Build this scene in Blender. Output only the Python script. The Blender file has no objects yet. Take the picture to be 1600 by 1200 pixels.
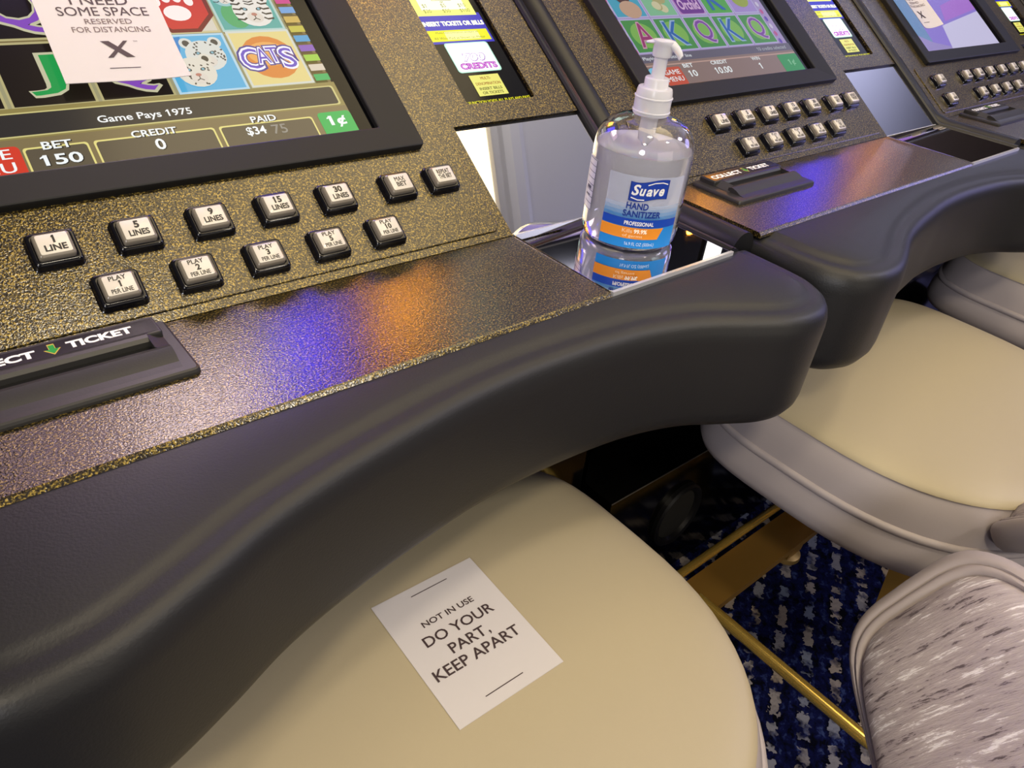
import bpy, math, random
from mathutils import Vector, Matrix
from math import sin, cos, pi, radians

scene = bpy.context.scene
col = scene.collection
random.seed(4)

# ------------------------------------------------------------------ camera
Z0 = 0.60                      # height of the machines' deck above the floor
TH = radians(35.08)            # tilt of the button and screen panel
cam_d = bpy.data.cameras.new('camera')
cam_d.sensor_width = 36.0
cam_d.lens = 36.0 * 1168.6 / 1600.0
cam_d.clip_start = 0.01
cam = bpy.data.objects.new('camera', cam_d)
col.objects.link(cam)
_x = Vector((0.76870, -0.63264, 0.09417))
_d = Vector((-0.30400, -0.49091, -0.81645))
_f = Vector((0.56275, 0.59898, -0.56968))
_m = Matrix((( _x[0], -_d[0], -_f[0]), (_x[1], -_d[1], -_f[1]), (_x[2], -_d[2], -_f[2]))).to_4x4()
_m.translation = Vector((-0.0411, -0.4159, 0.2438 + Z0))
cam.matrix_world = _m
scene.camera = cam

# ------------------------------------------------------------------ world, exposure, lights
w = bpy.data.worlds.new('world')
scene.world = w
w.use_nodes = True
w.node_tree.nodes['Background'].inputs[0].default_value = (0.05, 0.05, 0.055, 1)
w.node_tree.nodes['Background'].inputs[1].default_value = 1.0
scene.view_settings.view_transform = 'Standard'
scene.view_settings.look = 'None'
scene.view_settings.gamma = 1.0
scene.view_settings.use_curve_mapping = False
scene.view_settings.exposure = 0.0

def area_light(name, loc, target, size, power, color, size_y=None):
    d = bpy.data.lights.new(name, 'AREA')
    d.energy = power
    d.color = color
    d.size = size
    if size_y:
        d.shape = 'RECTANGLE'
        d.size_y = size_y
    else:
        d.shape = 'DISK'
    o = bpy.data.objects.new(name, d)
    col.objects.link(o)
    o.location = loc
    o.rotation_euler = (Vector(target) - Vector(loc)).to_track_quat('-Z', 'Y').to_euler()
    return o

CEIL = 2.20
area_light('downlight_glow', (-0.9, -1.1, CEIL - 0.06), (0.2, -0.2, 0.5), 0.22, 16, (1.0, 0.86, 0.63))
area_light('downlight_glow', (0.9, -1.5, CEIL - 0.06), (0.9, -0.2, 0.4), 0.22, 11, (1.0, 0.90, 0.76))
area_light('downlight_glow', (0.2, -0.45, CEIL - 0.06), (0.3, -0.3, 0.4), 0.22, 6, (1.0, 0.87, 0.66))
area_light('aisle_fill', (0.6, -3.6, 1.1), (0.7, 0.0, 0.3), 2.4, 14, (1.0, 0.90, 0.78), 1.4)  # added fill from the aisle side, brightens the stool legs and base
area_light('ceiling_fill', (1.5, 0.55, 1.62), (1.8, -0.1, CEIL), 1.6, 11, (1.0, 0.93, 0.84), 0.2)  # added light aimed upward to brighten the grey ceiling the mirrors show
area_light('ceiling_fill', (3.7, 0.55, 1.62), (3.6, -0.4, CEIL), 1.2, 22, (0.66, 0.68, 1.0), 0.2)  # added bluish fill on the ceiling that the middle machine's mirror shows
area_light('lavender_fill', (2.3, -1.0, 2.08), (1.0, -0.3, 0.4), 0.5, 12, (0.86, 0.84, 1.0))  # added fill, puts a pale lavender light on the second seat
area_light('left_fill', (-2.0, -1.9, 1.5), (0.42, 0.0, 0.65), 0.7, 30, (0.95, 0.94, 1.0))  # added fill from the left front to brighten the bottle
area_light('purple_display_glow', (3.3, -0.9, 1.35), (0.9, 0.0, 0.6), 0.9, 10, (0.42, 0.40, 1.0))

# ------------------------------------------------------------------ small helpers
def srgb(h):
    h = h.lstrip('#')
    out = []
    for i in (0, 2, 4):
        c = int(h[i:i + 2], 16) / 255.0
        out.append(c / 12.92 if c <= 0.04045 else ((c + 0.055) / 1.055) ** 2.4)
    return tuple(out)

_mats = {}
def pm(name, hexcol, rough=0.5, metal=0.0, spec=0.5, emit=None, es=0.0, trans=0.0, ior=1.45, coat=0.0, alpha=1.0):
    if name in _mats:
        return _mats[name]
    m = bpy.data.materials.new(name)
    m.use_nodes = True
    b = m.node_tree.nodes['Principled BSDF']
    b.inputs['Base Color'].default_value = (*srgb(hexcol), 1)
    b.inputs['Roughness'].default_value = rough
    b.inputs['Metallic'].default_value = metal
    b.inputs['Specular IOR Level'].default_value = spec
    b.inputs['Transmission Weight'].default_value = trans
    b.inputs['IOR'].default_value = ior
    b.inputs['Coat Weight'].default_value = coat
    b.inputs['Alpha'].default_value = alpha
    if emit:
        b.inputs['Emission Color'].default_value = (*srgb(emit), 1)
        b.inputs['Emission Strength'].default_value = es
    _mats[name] = m
    return m

SCR = 0.80
def lit(hexcol, s=SCR):
    """a colour shown by a lit screen or backlit sign"""
    return pm('lit_%s_%d' % (hexcol.strip('#'), int(s * 100)), '#050505', 0.18, 0, 0.4, hexcol, s)

def ink(hexcol):
    return pm('ink_' + hexcol.strip('#'), hexcol, 0.55, 0, 0.3)

def nodes_of(m):
    return m.node_tree.nodes, m.node_tree.links, m.node_tree.nodes['Principled BSDF']

def bumpy(m, scale, strength, dist, detail=2.0, kind='noise', stretch=None):
    n, l, b = nodes_of(m)
    tc = n.new('ShaderNodeTexCoord')
    mp = n.new('ShaderNodeMapping')
    if stretch:
        mp.inputs['Scale'].default_value = stretch
    l.new(tc.outputs['Object'], mp.inputs[0])
    if kind == 'noise':
        t = n.new('ShaderNodeTexNoise')
        t.inputs['Scale'].default_value = scale
        t.inputs['Detail'].default_value = detail
        src = t.outputs[0]
    else:
        t = n.new('ShaderNodeTexVoronoi')
        t.feature = 'SMOOTH_F1'
        t.inputs['Scale'].default_value = scale
        src = t.outputs['Distance']
    l.new(mp.outputs[0], t.inputs['Vector'])
    bp = n.new('ShaderNodeBump')
    bp.inputs['Strength'].default_value = strength
    bp.inputs['Distance'].default_value = dist
    l.new(src, bp.inputs['Height'])
    l.new(bp.outputs[0], b.inputs['Normal'])
    return t, src

def ramp_into(m, src, stops, socket='Base Color'):
    n, l, b = nodes_of(m)
    r = n.new('ShaderNodeValToRGB')
    e = r.color_ramp.elements
    while len(e) < len(stops):
        e.new(0.5)
    for k, (p, c) in enumerate(stops):
        e[k].position = p
        e[k].color = (*srgb(c), 1) if isinstance(c, str) else (c, c, c, 1)
    l.new(src, r.inputs[0])
    l.new(r.outputs[0], b.inputs[socket])
    return r

# ------------------------------------------------------------------ materials
GOLD = pm('hammered_gold_paint', '#6b5428', 0.40, 0.7, coat=0.8)
_t, _s = bumpy(GOLD, 840, 0.7, 0.0006, 1.0)
_t.inputs['Distortion'].default_value = 0.5
ramp_into(GOLD, _s, [(0.40, '#171107'), (0.53, '#413613'), (0.67, '#947f38')])
_n, _l, _b = nodes_of(GOLD)
_b.inputs['Coat Roughness'].default_value = 0.16
_b.inputs['Coat IOR'].default_value = 1.6
_cb = _n.new('ShaderNodeBump')
_cb.inputs['Strength'].default_value = 0.45
_cb.inputs['Distance'].default_value = 0.0004
_l.new(_s, _cb.inputs['Height'])
_l.new(_cb.outputs[0], _b.inputs['Coat Normal'])
VINYL_BLACK = pm('black_moulded_vinyl', '#1b1b1c', 0.47, 0, 0.5)
bumpy(VINYL_BLACK, 700, 0.22, 0.0006, 3)
BLACK_MATTE = pm('black_matte_plastic', '#1b1b1b', 0.5, 0, 0.3)
BLACK_SLOT = pm('black_slot_plastic', '#2a2927', 0.42, 0, 0.5)
bumpy(BLACK_SLOT, 900, 0.15, 0.0003, 2)
BLACK_GLOSS = pm('black_gloss_plastic', '#0d0d12', 0.12, 0, 0.5)
BASE_GLOSS = pm('black_polished_base', '#060606', 0.10, 0, 0.6)
CABINET = pm('cabinet_black', '#101012', 0.4, 0, 0.4)
TUBE_BLACK = pm('black_trim_rail', '#121214', 0.42, 0, 0.5)
MIRROR = pm('mirror_steel', '#d9d9dc', 0.02, 1.0)
CHROME_EDGE = pm('bright_polished_edge', '#f4f4f4', 0.15, 0.6)
GLASS_BLACK = pm('black_glass', '#060608', 0.08, 0, 0.2)
CAP = pm('button_cap_ivory', '#d3cdc0', 0.30, 0, 0.5, coat=0.4)
CAP_RIM = pm('button_cap_clear_rim', '#7d766b', 0.2, 0, 0.5, coat=0.4)
CAP_INK = pm('button_print_black', '#1c1a1a', 0.4)
SEAT = pm('beige_seat_vinyl', '#aa9e82', 0.44, 0, 0.45)
bumpy(SEAT, 900, 0.12, 0.0004, 3)
SEAT_SIDE = pm('side_vinyl_light_tint', '#a59c9c', 0.48, 0, 0.4)  # purple-grey light on the seat sides is mixed into this colour
bumpy(SEAT_SIDE, 900, 0.12, 0.0004, 3)
BACK_VINYL = pm('greige_vinyl_border', '#a79d9b', 0.5, 0, 0.4)
BRONZE = pm('brushed_bronze', '#a9813c', 0.42, 0.55)
bumpy(BRONZE, 60, 0.12, 0.0006, 2, stretch=(0.3, 8, 8))
BRASS = pm('polished_brass', '#f2cb66', 0.2, 0.75)
PAPER = pm('white_paper', '#c6c1c0', 0.7, 0, 0.3)
BROWN_INK = pm('brown_black_print', '#3a2a2c', 0.6)
WHITE_INK = ink('#f4f4f2')

def make_crush():
    m = pm('crushed_silver_fabric', '#b9b0ad', 0.5, 0, 0.5)
    n, l, b = nodes_of(m)
    uv = n.new('ShaderNodeUVMap')
    mp = n.new('ShaderNodeMapping')
    mp.inputs['Scale'].default_value = (44, 3.0, 1)
    l.new(uv.outputs[0], mp.inputs[0])
    a = n.new('ShaderNodeTexNoise')
    a.inputs['Scale'].default_value = 1.6
    a.inputs['Detail'].default_value = 7
    a.inputs['Roughness'].default_value = 0.72
    a.inputs['Distortion'].default_value = 0.12
    l.new(mp.outputs[0], a.inputs['Vector'])
    ramp_into(m, a.outputs[0], [(0.395, '#63585b'), (0.425, '#ada2a4'), (0.56, '#bbb1b0'), (0.61, '#f2eeee')])
    ramp_into(m, a.outputs[0], [(0.5, 0.55), (0.68, 0.28)], 'Roughness')
    bp = n.new('ShaderNodeBump')
    bp.inputs['Strength'].default_value = 0.7
    bp.inputs['Distance'].default_value = 0.003
    l.new(a.outputs[0], bp.inputs['Height'])
    l.new(bp.outputs[0], b.inputs['Normal'])
    return m
CRUSH = make_crush()

def make_carpet():
    m = pm('navy_dashed_carpet', '#0b1030', 0.95, 0, 0.1)
    n, l, b = nodes_of(m)
    tc = n.new('ShaderNodeTexCoord')
    nz = n.new('ShaderNodeTexNoise')
    nz.inputs['Scale'].default_value = 150
    nz.inputs['Detail'].default_value = 2
    l.new(tc.outputs['Object'], nz.inputs['Vector'])
    sub = n.new('ShaderNodeVectorMath'); sub.operation = 'SUBTRACT'
    l.new(nz.outputs['Color'], sub.inputs[0]); sub.inputs[1].default_value = (0.5, 0.5, 0.5)
    sc = n.new('ShaderNodeVectorMath'); sc.operation = 'SCALE'
    l.new(sub.outputs[0], sc.inputs[0]); sc.inputs['Scale'].default_value = 0.016
    ad = n.new('ShaderNodeVectorMath'); ad.operation = 'ADD'
    l.new(tc.outputs['Object'], ad.inputs[0]); l.new(sc.outputs[0], ad.inputs[1])
    mp = n.new('ShaderNodeMapping')
    mp.inputs['Scale'].default_value = (2.2, 1, 1)
    mr = n.new('ShaderNodeMapping')
    mr.inputs['Rotation'].default_value = (0, 0, radians(-30))
    l.new(ad.outputs[0], mr.inputs[0])
    l.new(mr.outputs[0], mp.inputs[0])
    def brick(scale, bw, rh, mortar, off):
        t = n.new('ShaderNodeTexBrick')
        t.offset = off
        t.inputs['Scale'].default_value = scale
        t.inputs['Brick Width'].default_value = bw
        t.inputs['Row Height'].default_value = rh
        t.inputs['Mortar Size'].default_value = mortar
        t.inputs['Mortar Smooth'].default_value = 0.05
        t.inputs['Color1'].default_value = (0, 0, 0, 1)
        t.inputs['Color2'].default_value = (1, 1, 1, 1)
        t.inputs['Mortar'].default_value = (0, 0, 0, 1)
        l.new(mp.outputs[0], t.inputs['Vector'])
        return t
    t1 = brick(1.0, 0.108, 0.037, 0.0125, 0.37)
    inv = n.new('ShaderNodeMath'); inv.operation = 'SUBTRACT'; inv.inputs[0].default_value = 1
    l.new(t1.outputs['Fac'], inv.inputs[1])
    # only some of the dashes are bright
    cell = n.new('ShaderNodeTexNoise'); cell.inputs['Scale'].default_value = 19
    l.new(mp.outputs[0], cell.inputs['Vector'])
    cr = n.new('ShaderNodeValToRGB')
    cr.color_ramp.elements[0].position = 0.40; cr.color_ramp.elements[1].position = 0.52
    l.new(cell.outputs[0], cr.inputs[0])
    fac = n.new('ShaderNodeMath'); fac.operation = 'MULTIPLY'
    l.new(inv.outputs[0], fac.inputs[0]); l.new(cr.outputs[0], fac.inputs[1])
    # thread mottling of the ground
    mo = n.new('ShaderNodeTexNoise'); mo.inputs['Scale'].default_value = 70; mo.inputs['Detail'].default_value = 5
    st = n.new('ShaderNodeMapping'); st.inputs['Scale'].default_value = (0.35, 1.6, 1)
    l.new(mp.outputs[0], st.inputs[0]); l.new(st.outputs[0], mo.inputs['Vector'])
    g = n.new('ShaderNodeValToRGB')
    e = g.color_ramp.elements
    e[0].position = 0.38; e[0].color = (*srgb('#03040f'), 1)
    e[1].position = 0.58; e[1].color = (*srgb('#0d1240'), 1)
    e2 = e.new(0.70); e2.color = (*srgb('#33406a'), 1)
    l.new(mo.outputs[0], g.inputs[0])
    dc = n.new('ShaderNodeMix'); dc.data_type = 'RGBA'
    dc.inputs['A'].default_value = (*srgb('#a3927c'), 1)
    dc.inputs['B'].default_value = (*srgb('#66728a'), 1)
    l.new(t1.outputs['Color'], dc.inputs['Factor'])
    mx = n.new('ShaderNodeMix'); mx.data_type = 'RGBA'
    l.new(fac.outputs[0], mx.inputs['Factor'])
    l.new(g.outputs[0], mx.inputs['A'])
    l.new(dc.outputs['Result'], mx.inputs['B'])
    l.new(mx.outputs['Result'], b.inputs['Base Color'])
    bp = n.new('ShaderNodeBump'); bp.inputs['Strength'].default_value = 0.5; bp.inputs['Distance'].default_value = 0.003
    l.new(nz.outputs[0], bp.inputs['Height']); l.new(bp.outputs[0], b.inputs['Normal'])
    return m
CARPET = make_carpet()

# ------------------------------------------------------------------ mesh builder
def obj(name, mesh, parent=None):
    o = bpy.data.objects.new(name, mesh)
    col.objects.link(o)
    if parent:
        o.parent = parent
    return o

def tag(o, label=None, cat=None, group=None, kind=None):
    if label: o['label'] = label
    if cat: o['category'] = cat
    if group: o['group'] = group
    if kind: o['kind'] = kind
    return o

def empty(name, loc, rz=0.0):
    o = bpy.data.objects.new(name, None)
    col.objects.link(o)
    o.empty_display_size = 0.05
    o.location = loc
    o.rotation_euler = (0, 0, rz)
    return o

class MB:
    def __init__(self):
        self.v, self.f, self.mi, self.mats, self.uv = [], [], [], [], {}
    def m(self, mat):
        if mat not in self.mats:
            self.mats.append(mat)
        return self.mats.index(mat)
    def add(self, verts, faces, mat):
        o = len(self.v)
        k = self.m(mat)
        self.v += [tuple(p) for p in verts]
        for f in faces:
            self.f.append([i + o for i in f])
            self.mi.append(k)
        return o
    def loft(self, rings, mat, cap0=False, cap1=False, closed=True, loop=False):
        n = len(rings[0])
        vs = [p for r in rings for p in r]
        fs = []
        R = len(rings)
        for a in range(R if loop else R - 1):
            b = (a + 1) % R
            for i in range(n if closed else n - 1):
                j = (i + 1) % n
                fs.append((a * n + i, a * n + j, b * n + j, b * n + i))
        if cap0: fs.append(tuple(range(n))[::-1])
        if cap1: fs.append(tuple((R - 1) * n + i for i in range(n)))
        self.add(vs, fs, mat)
        return self
    def box(self, lo, hi, mat, fn=None):
        (a, b, c), (d, e, f) = lo, hi
        vs = [(a, b, c), (d, b, c), (d, e, c), (a, e, c), (a, b, f), (d, b, f), (d, e, f), (a, e, f)]
        if fn: vs = [fn(*p) for p in vs]
        self.add(vs, [(0, 3, 2, 1), (4, 5, 6, 7), (0, 1, 5, 4), (1, 2, 6, 5), (2, 3, 7, 6), (3, 0, 4, 7)], mat)
        return self
    def lathe(self, prof, mat, c=(0, 0, 0), seg=48, sx=1.0, sy=1.0, cap0=False, cap1=False):
        rings = [[(c[0] + r * sx * cos(2 * pi * i / seg), c[1] + r * sy * sin(2 * pi * i / seg), c[2] + z) for i in range(seg)] for r, z in prof]
        return self.loft(rings, mat, cap0, cap1)
    def tube(self, path, r, mat, seg=12, cap=True):
        pts = [Vector(p) for p in path]
        rings = []
        up = Vector((0.13, 0.21, 0.97))
        for i, p in enumerate(pts):
            t = (pts[min(i + 1, len(pts) - 1)] - pts[max(i - 1, 0)]).normalized()
            a = t.cross(up)
            if a.length < 1e-4: a = t.cross(Vector((1, 0, 0)))
            a.normalize()
            b = t.cross(a)
            rr = r[i] if isinstance(r, (list, tuple)) else r
            rings.append([p + a * rr * cos(2 * pi * k / seg) + b * rr * sin(2 * pi * k / seg) for k in range(seg)])
        return self.loft(rings, mat, cap, cap)
    def build(self, name, parent=None, origin=(0, 0, 0), smooth=True, angle=14, recalc=True):
        me = bpy.data.meshes.new(name)
        O = Vector(origin)
        me.from_pydata([Vector(p) - O for p in self.v], [], self.f)
        for mm in self.mats: me.materials.append(mm)
        for p, k in zip(me.polygons, self.mi): p.material_index = k
        if recalc:
            import bmesh
            b = bmesh.new(); b.from_mesh(me)
            bmesh.ops.recalc_face_normals(b, faces=b.faces)
            b.to_mesh(me); b.free()
        if smooth:
            for p in me.polygons: p.use_smooth = True
            me.set_sharp_from_angle(angle=radians(angle))
        me.update()
        return obj(name, me, parent)

def rrect(u0, u1, v0, v1, r, n=5):
    """rounded rectangle outline, counter-clockwise"""
    pts = []
    for cx, cy, a0 in ((u1 - r, v0 + r, -90), (u1 - r, v1 - r, 0), (u0 + r, v1 - r, 90), (u0 + r, v0 + r, 180)):
        for k in range(n + 1):
            a = radians(a0 + 90 * k / n)
            pts.append((cx + r * cos(a), cy + r * sin(a)))
    return pts

def slab(mb, fn, u0, u1, v0, v1, h0, h1, mat, r=0.002, bev=0.0008, n=4):
    """rounded-corner plate with a bevelled top edge"""
    def ring(ins, h):
        rr = max(r - ins, 0.0002)
        return [fn(a, b, h) for a, b in rrect(u0 + ins, u1 - ins, v0 + ins, v1 - ins, rr, n)]
    rings = [ring(0, h0), ring(0, h1 - bev), ring(bev * 0.3, h1 - bev * 0.3), ring(bev, h1)]
    mb.loft(rings, mat, True, True)
    return mb

def frame(mb, fn, outer, inner, h0, h1, mat, r=0.004, ri=0.002, bev=0.0015, slope=0.0, h_in=None, n=4):
    """raised frame with a hole; outer and inner are (u0,u1,v0,v1)"""
    if h_in is None: h_in = h0
    def ring(q, ins, rr, h):
        return [fn(a, b, h) for a, b in rrect(q[0] + ins, q[1] - ins, q[2] + ins, q[3] - ins, max(rr - ins, 0.0003), n)]
    rings = [ring(outer, 0, r, h0), ring(outer, 0, r, h1 - bev), ring(outer, bev * 0.3, r, h1 - bev * 0.3), ring(outer, bev, r, h1),
             ring(inner, -bev, ri, h1 - slope), ring(inner, -bev * 0.3, ri, h1 - slope - bev * 0.3), ring(inner, 0, ri, h1 - slope - bev), ring(inner, 0, ri, h_in)]
    mb.loft(rings, mat, False, False)
    return mb

# ------------------------------------------------------------------ flat artwork and lettering
_tx = {}
def text_geo(body, bold=0.0, shear=0.0):
    key = (body, bold, shear)
    if key in _tx: return _tx[key]
    c = bpy.data.curves.new('lettering', 'FONT')
    c.body = body
    c.size = 1.0
    c.offset = bold
    c.shear = shear
    c.resolution_u = 3
    c.align_x = 'LEFT'
    o = bpy.data.objects.new('lettering', c)
    col.objects.link(o)
    dg = bpy.context.evaluated_depsgraph_get()
    me = bpy.data.meshes.new_from_object(o.evaluated_get(dg))
    vs = [(v.co.x, v.co.y) for v in me.vertices]
    fs = [tuple(p.vertices) for p in me.polygons]
    # the typeface's figure one is a bare stroke: give it its flag
    for i, ch in enumerate(body):
        if ch != '1': continue
        c.body = body[:i + 1]
        m2_ = bpy.data.meshes.new_from_object(o.evaluated_get(bpy.context.evaluated_depsgraph_get()))
        xr = max(v.co.x for v in m2_.vertices); tp = max(v.co.y for v in m2_.vertices if v.co.x > xr - .05)
        bpy.data.meshes.remove(m2_)
        n0 = len(vs)
        sk = shear * tp
        vs += [(xr - .02, tp), (xr - .09, tp), (xr - .25, tp - .15), (xr - .25, tp - .24), (xr - .02, tp - .10)]
        fs += [(n0, n0 + 1, n0 + 2, n0 + 3, n0 + 4)]
    bpy.data.objects.remove(o)
    bpy.data.curves.remove(c)
    bpy.data.meshes.remove(me)
    x0 = min(p[0] for p in vs); x1 = max(p[0] for p in vs)
    y0 = min(p[1] for p in vs); y1 = max(p[1] for p in vs)
    vs = [((x - x0) / (x1 - x0) - 0.5, (y - y0) / (y1 - y0) - 0.5) for x, y in vs]
    _tx[key] = (vs, fs, (x1 - x0) / (y1 - y0))
    return _tx[key]

class Art:
    """coloured flat shapes in (u, v), layered by a hair's breadth"""
    STEP = 0.000012
    def __init__(self, fn, h=0.0):
        self.mb = MB(); self.fn = fn; self.h = h; self.k = 0
    def put(self, pts, faces, mat, lift=True):
        if lift: self.k += 1
        h = self.h + self.k * self.STEP
        self.mb.add([self.fn(a, b, h) for a, b in pts], faces, mat)
    def poly(self, pts, mat): self.put(pts, [tuple(range(len(pts)))], mat)
    def rect(self, u0, u1, v0, v1, mat, cols=1):
        pts = []
        for i in range(cols + 1):
            u = u0 + (u1 - u0) * i / cols
            pts += [(u, v0), (u, v1)]
        self.put(pts, [(2 * i, 2 * i + 2, 2 * i + 3, 2 * i + 1) for i in range(cols)], mat)
    def rr(self, u0, u1, v0, v1, r, mat): self.poly(rrect(u0, u1, v0, v1, r, 4), mat)
    def ell(self, cx, cy, rx, ry, mat, rot=0.0, n=20):
        c, s = cos(rot), sin(rot)
        self.poly([(cx + rx * cos(t) * c - ry * sin(t) * s, cy + rx * cos(t) * s + ry * sin(t) * c) for t in [2 * pi * i / n for i in range(n)]], mat)
    def line(self, pts, wd, mat):
        q = []; f = []
        for i, p in enumerate(pts):
            a = Vector(pts[max(i - 1, 0)]); b = Vector(pts[min(i + 1, len(pts) - 1)])
            t = (b - a).normalized() if (b - a).length > 0 else Vector((1, 0))
            nx, ny = -t[1] * wd / 2, t[0] * wd / 2
            q += [(p[0] + nx, p[1] + ny), (p[0] - nx, p[1] - ny)]
            if i: f.append((2 * i - 2, 2 * i - 1, 2 * i + 1, 2 * i))
        self.put(q, f, mat)
    def box(self, u0, u1, v0, v1, wd, mat):
        self.line([(u0, v0), (u1, v0), (u1, v1), (u0, v1), (u0, v0 - wd / 2)], wd, mat)
    def text(self, body, cx, cy, wd, ht, mat, bold=0.02, shear=0.0, rot=0.0):
        strike = 'M' in body or 'W' in body
        vs, fs, asp = text_geo(body, 0.0 if strike else bold, shear)
        if wd is None: wd = ht * asp
        if ht is None: ht = wd / asp
        c, s = cos(rot), sin(rot)
        for dx in ((-.5, .5) if strike and bold > .005 else (0,)):
            e = dx * bold * ht * 1.6
            self.put([(cx + (x * wd + e) * c - y * ht * s, cy + (x * wd + e) * s + y * ht * c) for x, y in vs], fs, mat)
    def build(self, name, parent, origin=(0, 0, 0)):
        return self.mb.build(name, parent, origin, smooth=False, recalc=False)

# ------------------------------------------------------------------ room shell
def room():
    def plane(name, pts, mat):
        mb = MB(); mb.add(pts, [(0, 1, 2, 3)], mat)
        return tag(mb.build(name, smooth=False, recalc=False), kind='structure')
    X0, X1, Y0, Y1 = -2.6, 6.0, -4.0, 0.95
    plane('floor', [(X0, Y0, 0), (X1, Y0, 0), (X1, Y1, 0), (X0, Y1, 0)], CARPET)
    grey = pm('ceiling_grey', '#b4b4b6', 0.7)
    plane('ceiling', [(X0, Y0, CEIL), (X0, Y1, CEIL), (X1, Y1, CEIL), (X1, Y0, CEIL)], grey)
    wall = pm('wall_warm_dark', '#5a4d44', 0.7)
    plane('wall_back', [(X0, Y1, 0), (X1, Y1, 0), (X1, Y1, CEIL), (X0, Y1, CEIL)], wall)
    plane('wall_front', [(X0, Y0, 0), (X0, Y0, CEIL), (X1, Y0, CEIL), (X1, Y0, 0)], wall)
    plane('wall_left', [(X0, Y0, 0), (X0, Y1, 0), (X0, Y1, CEIL), (X0, Y0, CEIL)], wall)
    plane('wall_right', [(X1, Y0, 0), (X1, Y0, CEIL), (X1, Y1, CEIL), (X1, Y1, 0)], wall)
    mb = MB()
    mb.loft([[(1.632 + a, y, CEIL - b) for a, b in ((-.05, 0.0), (-.045, .02), (-.02, .032), (.02, .032), (.045, .02), (.05, 0.0))] for y in (Y0, Y1)], grey, closed=False)
    tag(mb.build('trim_1', smooth=False), kind='structure')
room()

def ceiling_panel():
    o = empty('ceiling_light', (0.95, -0.35, CEIL))
    mb = MB()
    mb.box((0.36, -1.1, CEIL - 0.03), (1.53, 0.5, CEIL - 0.001), pm('panel_frame_cream', '#d8ceb0', 0.6))
    mb.build('frame', o, (0.95, -0.35, CEIL), smooth=False)
    mb = MB()
    mb.box((0.39, -1.07, CEIL - 0.034), (1.51, 0.47, CEIL - 0.028), pm('panel_diffuser', '#fff3d0', 0.6, emit='#ffe7b4', es=2.6))
    mb.build('diffuser', o, (0.95, -0.35, CEIL), smooth=False)
    tag(o, 'cream luminous ceiling panel above the row of slot machines', 'light')
ceiling_panel()

# ------------------------------------------------------------------ slot machines
MO = (0.185, 0.30, 0.0)                      # origin of a machine on the floor
def S(u, v, h=0.0):                           # the tilted panel: along, up the slope, out of it
    return (u, v * cos(TH) - h * sin(TH), Z0 + v * sin(TH) + h * cos(TH))
def D(u, y, h=0.0):                           # the deck
    return (u, y, Z0 + h)
def DS(u, y, h=0.0):                          # the deck, for the ticket slot's relief
    return (u, y - .0012, Z0 + (h * 1.2 if h > 0 else h))
def Tp(x, z, h=0.0):                          # the upright display above the slope
    return (x, 0.33 - h, Z0 + z)

def smooth_curve(pts, sub=8):
    out = []
    P = [Vector(p) for p in pts]
    for i in range(len(P) - 1):
        a = P[max(i - 1, 0)]; b = P[i]; c = P[i + 1]; d = P[min(i + 2, len(P) - 1)]
        for k in range(sub):
            t = k / sub
            out.append(0.5 * ((2 * b) + (c - a) * t + (2 * a - 5 * b + 4 * c - d) * t * t + (3 * b - a - 3 * c + d) * t ** 3))
    out.append(P[-1])
    return out

def armrest(parent):
    out = smooth_curve([(-.111, -.104), (-.111, -.125), (-.110, -.150), (-.104, -.178), (-.090, -.199), (-.066, -.2105), (-.040, -.2115), (-.018, -.207), (.014, -.195),
                        (.050, -.180), (.095, -.168), (.150, -.158), (.195, -.152), (.250, -.1505), (.318, -.156), (.368, -.169), (.402, -.187), (.430, -.2015),
                        (.455, -.207), (.478, -.2035), (.497, -.191), (.509, -.171), (.5125, -.150), (.5130, -.125), (.5130, -.104)], 6)
    out = [Vector((p[0], p[1])) for p in out]
    n = len(out)
    nor = []
    for i in range(n):
        t = (out[min(i + 1, n - 1)] - out[max(i - 1, 0)]).normalized()
        nor.append(Vector((t[1], -t[0])))
    prof = [(-.0265, -.0041), (-.0225, -.0058), (-.0190, -.0075), (-.0160, -.0078), (-.0125, -.0080), (-.0085, -.0088), (-.0050, -.0110),
            (-.0022, -.0152), (-.0006, -.0205), (0, -.027), (0, -.060), (0, -.088), (-.0010, -.095), (-.0045, -.102), (-.010, -.1065), (-.018, -.109), (-.03, -.109)]
    rings = []
    for ins, z in prof:
        ring = []
        for p, q in zip(out, nor):
            a = p + q * ins
            y = min(a[1], -.1035)
            ring.append((a[0], y, Z0 + .0015 + z))
        rings.append(ring)
    mb = MB()
    # top and bottom run back to the gold plate
    def backring(src, z):
        return [(max(-.110, min(.508, p[0])), -.1015, Z0 + .0015 + z) for p in src]
    rings = [backring(rings[0], -.004)] + rings + [backring(rings[-1], -.109)]
    mb.loft(rings, VINYL_BLACK, closed=False, loop=True)
    return mb.build('armrest', parent, MO, angle=40)

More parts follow.
